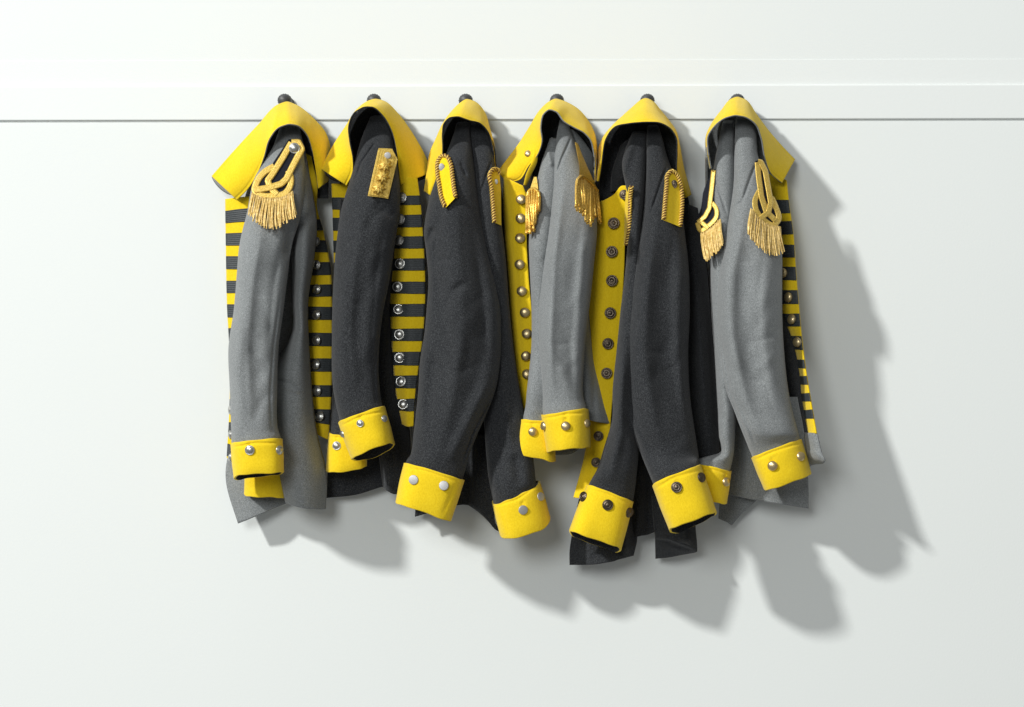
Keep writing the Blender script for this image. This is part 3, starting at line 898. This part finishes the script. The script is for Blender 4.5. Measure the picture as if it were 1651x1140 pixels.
lp, D = net('facing', j, [
 [(812, 286, 0.085), (826, 292, 0.100), (843, 300, 0.105)],
 [(811, 320, 0.075), (830, 320, 0.094), (850, 320, 0.100)],
 [(812, 361, 0.070), (831, 361, 0.090), (849, 361, 0.095)],
 [(819, 456, 0.070), (838, 456, 0.090), (853, 456, 0.095)],
 [(822, 500, 0.070), (842, 500, 0.090), (857, 500, 0.095)],
 [(829, 570, 0.075), (846, 570, 0.090), (860, 570, 0.095)],
 [(836, 640, 0.080), (848, 640, 0.090), (860, 640, 0.095)],
 [(841, 690, 0.080), (850, 690, 0.090), (860, 690, 0.095)]], YEL, folds=[([(836, 310), (833, 420), (840, 600)], 1.4, -.0012)], nz=0.0012)
tr = bvh([lp])
for x, y in ((841, 322.6), (840, 352.6), (838.5, 385), (838.5, 426.6), (841.7, 470), (846.7, 504), (850, 538.7), (848, 574), (850, 604)):
    button(tr, lp, x, y, 8.2, 'brass', lift=.0046, nrm=Vector((-.1, -.99, .1)))
co = collar(j, [(802.5, 276), (819, 254), (838, 228.5), (854, 203), (869.5, 178), (885, 163.5), (896, 158), (910.6, 163), (933, 176), (948.5, 194), (958.5, 213), (963.5, 241), (962, 285)], 6,
  [(816, 294), (838, 290), (852, 268), (866, 250), (873, 229), (871, 204), (876, 183), (885, 175), (898, 180), (909, 194.5), (926, 205), (942, 213.5), (953, 226), (958, 246), (958, 295)], 7,
  (.06, .06, .062, .06, .075), (.08, .12, .145, .13, .09), WOOL_L, lin=(.3, .97), lmat=WOOL_D)
button(bvh([co]), co, 851.5, 248, 5.6, 'brass', nrm=Vector((-.2, -.95, .2)))
net('collar_tab', j, [[(863, 240, .115), (865, 241, .115), (867, 244, .115)], [(857, 262, .115), (861, 262, .115), (866, 262, .11)], [(848, 282, .10), (852, 283, .10), (856, 284, .095)], [(844, 299, .085), (847, 300, .085), (850, 299, .08)]], YEL, nz=0.0003, wob=.2)
def bullion(parent, tree, samples, strap, top, bot, n, lift=.004, pl=None):
    pl = pl or plane_fit(tree, samples, lift)
    ep = slab('epaulette', parent, strap, pl, GOLD, .004, .002)
    V = []; F = []
    T = resample(top, n); B = resample(bot, n)
    for L in range(2):
        for i in range(n):
            a = T[i]; b = B[i] + np.array([random.uniform(-2.5, 2.5), random.uniform(-16, 3)-8*L*0])
            pts = []
            m = 34
            lay = .003 + .004*(1-L) + random.uniform(0, .005)
            for k in range(m):
                t = k/(m-1)
                x = a[0]+(b[0]-a[0])*t + (L*1.8-.9); y = a[1]+(b[1]-a[1])*t
                pts.append(P(x, y, float(pl(x, y))+lay+.008*math.sin(math.pi*min(1, t*1.1))**.7))
            tube3(V, F, pts, .0019, 6, lambda t: (1+.16*math.sin(t*95)) * (1.25 if t > .93 else 1))
    V2 = []; F2 = []
    o = mesh_obj('bullion_fringe', V, F, BULL, ep); o['kind'] = 'stuff'
    q = resample(top, 40); tube3(V2, F2, pl_pts(q, pl, .011), .0028, 8, lambda t: 1+.15*math.sin(t*120))
    mesh_obj('cord_edge', V2, F2, BULL, ep)
    return ep
tr = bvh([s1, s2, bf])
bullion(j, tr, cG([(430, 400), (450, 480), (490, 500), (430, 550), (490, 600), (450, 640), (500, 560)]),
  cG([(402, 282), (415, 290), (440, 350), (470, 420), (498, 480), (512, 515), (470, 505), (425, 470), (425, 400)]),
  cG([(410, 505), (416, 475), (434, 458), (460, 470), (490, 497), (516, 530)]), cG([(416, 630), (440, 670), (470, 700), (500, 708), (535, 700)]), 12)
bullion(j, bvh([s2, lp]), cG([(190, 500), (185, 560), (205, 600), (210, 560), (200, 650), (200, 700)]),
  cG([(194, 462), (204, 462), (212, 520), (200, 545), (172, 530), (180, 505)]),
  cG([(158, 560), (170, 530), (190, 520), (212, 535), (220, 565)]), cG([(156, 762), (168, 768), (182, 752), (198, 715), (216, 670)]), 8)

# ================================================================== jacket 5
j = jacket(1041, 912, JL[4])
net('body_back', j, [
 [(976, 225, .03), (1010, 200, .035), (1060, 200, .035), (1092, 225, .03)],
 [(972, 320, .025), (1010, 320, .035), (1060, 320, .04), (1110, 320, .025)],
 [(985, 480, .02), (1020, 480, .035), (1070, 480, .045), (1140, 480, .03)],
 [(980, 640, .025), (1020, 640, .04), (1075, 640, .05), (1152, 640, .035)],
 [(945, 760, .03), (1000, 760, .045), (1070, 760, .05), (1156, 760, .04)],
 [(930, 830, .035), (1000, 845, .05), (1060, 850, .05), (1150, 790, .04)],
 [(925, 850, .035), (1000, 866, .05), (1055, 856, .055), (1140, 800, .04)]], WOOL_D, nz=0.002, folds=[([(1030, 740), (1028, 866)], -7, .016), ([(1046, 740), (1045, 862)], -6, -.012)])
net('skirt', j, [
 [(934, 800, .045), (960, 800, .06), (995, 810, .065), (1026, 815, .05)],
 [(924, 850, .05), (955, 855, .07), (995, 860, .075), (1028, 866, .05)],
 [(918, 890, .055), (955, 893, .08), (995, 889, .08), (1026, 880, .055)],
 [(918, 911, .058), (955, 910, .085), (990, 904, .085), (1022, 896, .058)]], WOOL_D,
 folds=[([(1006, 820), (1008, 900)], -7, .014), ([(985, 830), (988, 905)], -6, -.008), ([(945, 840), (950, 908)], -7, .006), ([(920, 905), (1020, 892)], 1.3, -.0012)])
net('skirt', j, [
 [(1050, 800, .05), (1075, 800, .07), (1100, 800, .075), (1124, 800, .05)],
 [(1054, 850, .05), (1075, 850, .07), (1100, 850, .08), (1122, 846, .05)],
 [(1056, 866, .05), (1078, 868, .075), (1100, 876, .085), (1125, 886, .06)],
 [(1057, 901, .03), (1078, 899, .05), (1100, 895, .055), (1122, 891, .045)]], WOOL_D, folds=[([(1085, 810), (1088, 870)], -6, .008), ([(1104, 820), (1106, 880)], -6, -.008), ([(1056, 866), (1078, 868), (1100, 876), (1125, 886)], 3, .006), ([(1056, 872), (1078, 874), (1100, 882), (1122, 889)], 3, -.006)])
net('body_side', j, [
 [(1092, 330, 0.060), (1110, 330, 0.075), (1125, 335, 0.060)],
 [(1098, 430, 0.060), (1120, 430, 0.080), (1140, 430, 0.060)],
 [(1100, 560, 0.065), (1128, 560, 0.085), (1152, 560, 0.060)],
 [(1105, 690, 0.070), (1135, 690, 0.090), (1160, 690, 0.065)],
 [(1115, 780, 0.070), (1142, 790, 0.090), (1165, 790, 0.065)]], WOOL_D, nz=.002, folds=[([(1122, 440), (1130, 560), (1140, 700)], -7, .014), ([(1138, 480), (1146, 640), (1150, 760)], -6, .010)])
s2, c2 = sleeve(j, [(215, 1018, 1042, 0.077, .02), (260, 1003, 1042, 0.084, .035), (307, 1010, 1040, 0.092, .045), (393, 1012, 1034, 0.097, .05), (460, 1006, 1035, 0.102, .055), (500, 1001, 1035, 0.107, .058), (560, 995, 1035, 0.112, .06), (629, 988, 1034, 0.117, .06),
  (680, 986, 1032, 0.112, .058), (720, 974, 1030, 0.117, .056), (755, 963, 1027, 0.122, .055)], WOOL_D,
  (946, 781, 1022.5, 809, -1), (918, 854, 1003, 884, 2, 12), .12, .052, [(941.5, 801, 8.4), (979.6, 814, 9), (1013.5, 826, 8.4)], 'pewter',
  folds=[([(1008, 520), (1000, 640), (985, 760)], -6, .006), ([(1022, 560), (1015, 660)], -5, -.005), ([(1020, 225), (1000, 290)], 6, .005), ([(1005, 560), (1000, 700), (985, 770)], 8, .005), ([(1008, 670), (1036, 738)], 4, -.006)])
s1, c1 = sleeve(j, [(205, 1043, 1062, .07, .02), (225, 1042, 1068, .078, .035), (255, 1042, 1076, .085, .045), (300, 1040, 1092, .092, .058), (361, 1034, 1101, .098, .068), (424, 1022, 1109, .104, .075), (500, 1013, 1112, .11, .078),
  (573, 1008, 1110, .115, .076), (647, 1010, 1114, .12, .07), (690, 1018, 1120, .124, .066), (730, 1033, 1126, .128, .06)], WOOL_D,
  (1052, 784, 1131, 751, -5), (1080, 856, 1157, 826, -2, 8), .16, .055, [(1091, 785.6, 9), (1130, 770, 8.2)], 'pewter',
  folds=[([(1062, 330), (1046, 440), (1040, 560), (1056, 680), (1080, 760)], -10, .008), ([(1088, 350), (1080, 460), (1084, 580), (1100, 700)], -8, -.007), ([(1020, 540), (1045, 566), (1075, 572)], -6, -.004), ([(1108, 560), (1090, 590), (1065, 600)], -5, -.003), ([(1012, 640), (1030, 690), (1060, 745)], -6, -.005), ([(1074, 270), (1060, 310), (1048, 345)], 1.7, -.003), ([(1040, 420), (1030, 560), (1050, 690)], 14, .005), ([(1075, 380), (1068, 520), (1078, 660)], 15, -.005), ([(1095, 420), (1092, 560), (1105, 680)], 10, .005), ([(1000, 660), (1037, 735)], 5, -.003)])
rp, D = net('facing', j, [
 [(962, 326, 0.075), (975, 322, 0.094), (990, 313, 0.099), (1001, 300, 0.103), (1014, 300, 0.106)],
 [(960, 361, 0.075), (973, 361, 0.094), (988, 361, 0.098), (999, 361, 0.101), (1009, 361, 0.102)],
 [(952, 430, 0.075), (968, 430, 0.089), (985, 430, 0.098), (997, 430, 0.101), (1007, 430, 0.102)],
 [(945, 500, 0.075), (963, 500, 0.089), (982, 500, 0.098), (993, 500, 0.101), (1003, 500, 0.102)],
 [(946, 560, 0.075), (963, 560, 0.089), (979, 560, 0.098), (990, 560, 0.101), (998, 560, 0.102)],
 [(950, 640, 0.080), (961, 640, 0.089), (973, 640, 0.098), (981, 640, 0.101), (988, 640, 0.102)],
 [(944, 720, 0.085), (952, 720, 0.094), (962, 720, 0.098), (972, 720, 0.101), (980, 720, 0.102)],
 [(924, 802, 0.090), (930, 803, 0.094), (938, 803, 0.098), (950, 803, 0.101), (960, 803, 0.102)]], YEL, folds=[([(1000, 302), (1002, 420), (996, 560)], 1.4, -.0012), ([(965, 340), (955, 480)], 8, .004)], nz=0.0012)
tr = bvh([rp])
for x, y, r in ((1007, 314, 8), (989.6, 361, 9.6), (987, 407, 9.6), (987, 454, 9.6), (984, 505, 9.4), (980, 554, 9.2), (978.5, 602, 9), (965.6, 702.6, 8), (961, 745, 8)):
    button(tr, rp, x, y, r, 'pewter', lift=.0046, nrm=Vector((-.12, -.98, .1)))
collar(j, [(960, 292), (963, 262), (965, 238), (972, 221), (987, 202), (1003, 187), (1022, 170), (1034, 160), (1041, 157), (1049, 160), (1066, 178), (1079, 194), (1091, 212), (1096, 232), (1102, 265), (1115, 314)], 8,
  [(966, 292), (969, 270), (971, 250), (976.5, 223), (991, 204), (1013, 198.5), (1041, 196), (1066, 198), (1081, 206.5), (1091, 222), (1092.5, 244), (1092, 276), (1104, 320)], 6,
  (.085, .065, .062, .06, .045), (.095, .13, .165, .13, .06), WOOL_D, lin=(.08, .85), ybot=335)
net('shoulder_fold', j, [
 [(1000, 235, .055), (1012, 225, .07), (1022, 220, .06)],
 [(985, 285, .055), (1002, 280, .078), (1020, 276, .065)],
 [(984, 310, .05), (1000, 306, .07), (1022, 308, .06)]], WOOL_D, folds=[([(1012, 235), (1000, 300)], 4, .005)])
tr = bvh([s1])
corded_strap(j, tr, cI([(440, 450), (470, 450), (430, 560), (480, 560), (430, 650), (480, 680), (460, 600)]),
  cI([(430, 445), (455, 428), (480, 450), (500, 500), (508, 560), (495, 712), (410, 678), (420, 560)]),
  cI([(412, 676), (418, 600), (427, 500), (432, 450), (455, 431), (477, 448), (495, 490), (505, 560), (503, 640), (496, 708)]),
  (1087, 297, 6.5), 'pewter')
corded_strap(j, bvh([s2, rp]), cI([(225, 560), (235, 620), (225, 700), (232, 740), (240, 560)]),
  cI([(222, 515), (244, 512), (246, 600), (238, 720), (224, 806), (208, 806), (212, 700), (214, 600)]),
  cI([(247, 508), (241, 560), (239, 640), (235, 720), (222, 806)]), None, 'pewter', lift=.001)

# ================================================================== jacket 6
j = jacket(1184, 845, JL[5])
net('body_back', j, [
 [(1145, 215, .025), (1165, 195, .03), (1205, 195, .03), (1232, 225, .025)],
 [(1150, 340, .02), (1180, 340, .03), (1220, 340, .035), (1255, 340, .02)],
 [(1152, 500, .02), (1180, 500, .035), (1230, 500, .04), (1262, 500, .02)],
 [(1160, 640, .02), (1195, 640, .035), (1240, 640, .04), (1290, 640, .02)],
 [(1163, 760, .025), (1195, 760, .035), (1240, 770, .04), (1300, 740, .025)],
 [(1158, 836, .03), (1172, 842, .035), (1182, 845, .03), (1192, 815, .025)]], WOOL_L, nz=0.002)
bf, _ = net('body_front', j, [
 [(1190, 640, .05), (1220, 640, .07), (1255, 640, .075), (1285, 640, .05)],
 [(1178, 720, .05), (1220, 720, .075), (1260, 720, .08), (1298, 710, .055)],
 [(1176, 775, .05), (1215, 780, .075), (1260, 785, .085), (1304, 790, .06)],
 [(1176, 798, .05), (1215, 806, .075), (1260, 813, .085), (1304, 820, .06)]], WOOL_L,
 folds=[([(1178, 794), (1304, 814)], 1.3, -.0012), ([(1195, 690), (1192, 795)], 7, -.012)])
net('body_side', j, [
 [(1250, 470, .03), (1258, 470, .035), (1264, 480, .03)],
 [(1252, 540, .03), (1266, 540, .035), (1280, 545, .03)],
 [(1262, 620, .03), (1278, 620, .04), (1294, 620, .03)],
 [(1278, 700, .035), (1294, 700, .045), (1306, 702, .03)],
 [(1285, 750, .04), (1297, 760, .05), (1308, 750, .035)]], WOOL_D)
net('skirt', j, [
 [(1296, 698, .125), (1308, 698, .155), (1317, 699, .163)],
 [(1298, 720, .125), (1312, 722, .158), (1323, 725, .168)],
 [(1300, 733, .12), (1316, 739, .158), (1329.5, 744, .172)],
 [(1302, 752, .08), (1315, 749, .11), (1327, 748, .15)]], WOOL_L, folds=[([(1300, 730), (1329, 741)], 1.6, -.002)])
s2, c2 = sleeve(j, [(196, 1166, 1184, .055, .02), (230, 1158, 1185, .062, .035), (280, 1150, 1186, .068, .045), (340, 1146, 1184, .074, .052), (400, 1145, 1178, .078, .055), (500, 1146, 1178, .082, .055), (579, 1152, 1182, .086, .055), (658, 1157, 1187, .09, .052),
  (700, 1159, 1185, .093, .05), (730, 1161, 1183, .095, .046)], WOOL_L,
  (1116, 745, 1180, 759, 1), (1112, 795, 1172, 811, 4, -3), .10, .045, [(1170, 777, 7.4)], 'brass',
  folds=[([(1153, 290), (1172, 345)], 1.6, -.0025), ([(1160, 420), (1164, 560), (1172, 700)], 7, .004)])
s1, c1 = sleeve(j, [(190, 1186, 1208, .07, .02), (213, 1185, 1218, .078, .038), (250, 1184, 1222, .085, .05), (300, 1182, 1240, .092, .062), (350, 1174, 1252, .097, .07), (412, 1163, 1261, .102, .076), (456, 1156, 1261, .105, .077), (500, 1155, 1261, .108, .077),
  (563, 1159, 1264, .112, .072), (626, 1168, 1270.5, .116, .066), (661, 1183, 1277, .12, .062), (695, 1196, 1286, .124, .058)], WOOL_L,
  (1210.5, 739, 1292.5, 708, -2), (1231, 789, 1308, 761, 6, -4), .115, .055, [(1245.6, 751, 8.2), (1290, 736, 7.8)], 'brass',
  folds=[([(1205, 320), (1185, 430), (1182, 540), (1205, 650), (1235, 720)], -9, .008), ([(1236, 380), (1222, 480), (1226, 590), (1255, 690)], -8, -.006), ([(1262, 520), (1240, 545), (1210, 552)], -5, -.003), ([(1180, 590), (1205, 612), (1235, 615)], -5, -.003), ([(1218, 265), (1205, 300), (1196, 326)], 1.7, -.003), ([(1196, 326), (1186, 330)], 1.7, -.002), ([(1160, 530), (1176, 630), (1190, 670), (1214, 730)], 1.7, -.003), ([(1186, 635), (1222, 728)], 1.6, -.0022),
         ([(1175, 400), (1172, 520), (1190, 620)], 10, .006), ([(1205, 360), (1195, 500), (1222, 660)], 15, -.005), ([(1235, 420), (1228, 540), (1250, 660)], 12, .005)])
rp, D = net('facing', j, [
 [(1232, 278, 0.020), (1250, 284, 0.038), (1268, 290, 0.050)],
 [(1236, 330, 0.038), (1254, 330, 0.056), (1272, 330, 0.068)],
 [(1244, 377, 0.050), (1262, 377, 0.068), (1278.5, 377, 0.080)],
 [(1252, 440, 0.070), (1268, 440, 0.088), (1283, 440, 0.100)],
 [(1260, 500, 0.085), (1275, 500, 0.103), (1288, 500, 0.115)],
 [(1276, 545, 0.095), (1284, 545, 0.113), (1291.5, 545, 0.125)],
 [(1286, 585, 0.105), (1291, 585, 0.123), (1296, 585, 0.135)],
 [(1292, 640, 0.120), (1299, 640, 0.138), (1304.5, 640, 0.150)],
 [(1302, 699, 0.135), (1308, 699, 0.153), (1315, 699, 0.165)]], YEL, nz=0.0008)
stripes(rp, D, [(322.6, 343), (358, 377.6), (394.5, 413.6), (431.5, 450.3), (468.5, 489), (507, 526.5), (543, 564), (580, 593), (607, 620), (634, 647), (661, 674)])
tr = bvh([rp])
for x, y in ((1265, 440), (1274, 479.6), (1279, 516), (1288, 552)):
    button(tr, rp, x, y, 8, 'brass', lift=.0046, nrm=Vector((-.75, -.65, .1)))
collar(j, [(1144, 271), (1138, 240), (1138, 219), (1147, 199), (1163, 177), (1178, 159.5), (1189, 155), (1203, 161), (1220, 184), (1239, 209.5), (1261, 235), (1282, 257)], 6,
  [(1146, 272), (1140.5, 240), (1140.5, 220), (1149.5, 205), (1166, 191), (1185, 185), (1204, 189), (1219, 200), (1228, 222), (1234, 255), (1243, 279), (1261, 295)], 5,
  (.10, .065, .062, .045, .025), (.11, .14, .155, .12, .075), WOOL_L, lin=(.08, .75))
tr = bvh([s1])
fringed_epaulette(j, tr, cK([(390, 440), (410, 500), (420, 580), (400, 620), (450, 650), (390, 700), (440, 760), (480, 740)]),
  cK([(374, 380), (400, 374), (424, 420), (452, 545), (490, 620), (495, 700), (440, 702), (376, 645), (366, 580), (390, 530), (380, 440)]),
  [cK([(394, 530), (372, 580), (378, 630), (415, 678), (468, 705), (490, 680), (476, 610), (455, 565)]),
   cK([(384, 385), (390, 460), (404, 560), (428, 635), (476, 682)]),
   cK([(386, 382), (402, 385), (424, 430), (440, 520), (452, 590), (440, 640), (398, 672)])], 9.0,
  cK([(352, 622), (390, 668), (440, 702), (497, 714)]), cK([(334, 748), (365, 795), (410, 835), (470, 862), (520, 850)]), 30)
fringed_epaulette(j, bvh([s2]), cK([(160, 450), (160, 520), (160, 600), (175, 660), (170, 740), (190, 720)]),
  cK([(166, 424), (152, 560), (182, 640), (178, 682), (102, 738), (74, 722), (74, 682), (98, 620), (108, 540), (130, 480)]),
  [cK([(150, 590), (172, 620), (174, 660), (142, 702), (92, 732), (76, 692)]),
   cK([(82, 682), (108, 700), (132, 722)]),
   cK([(160, 425), (150, 520), (138, 620), (116, 662), (80, 692)])], 7.6,
  cK([(94, 748), (140, 724), (192, 674)]), cK([(112, 898), (160, 862), (210, 802)]), 22)
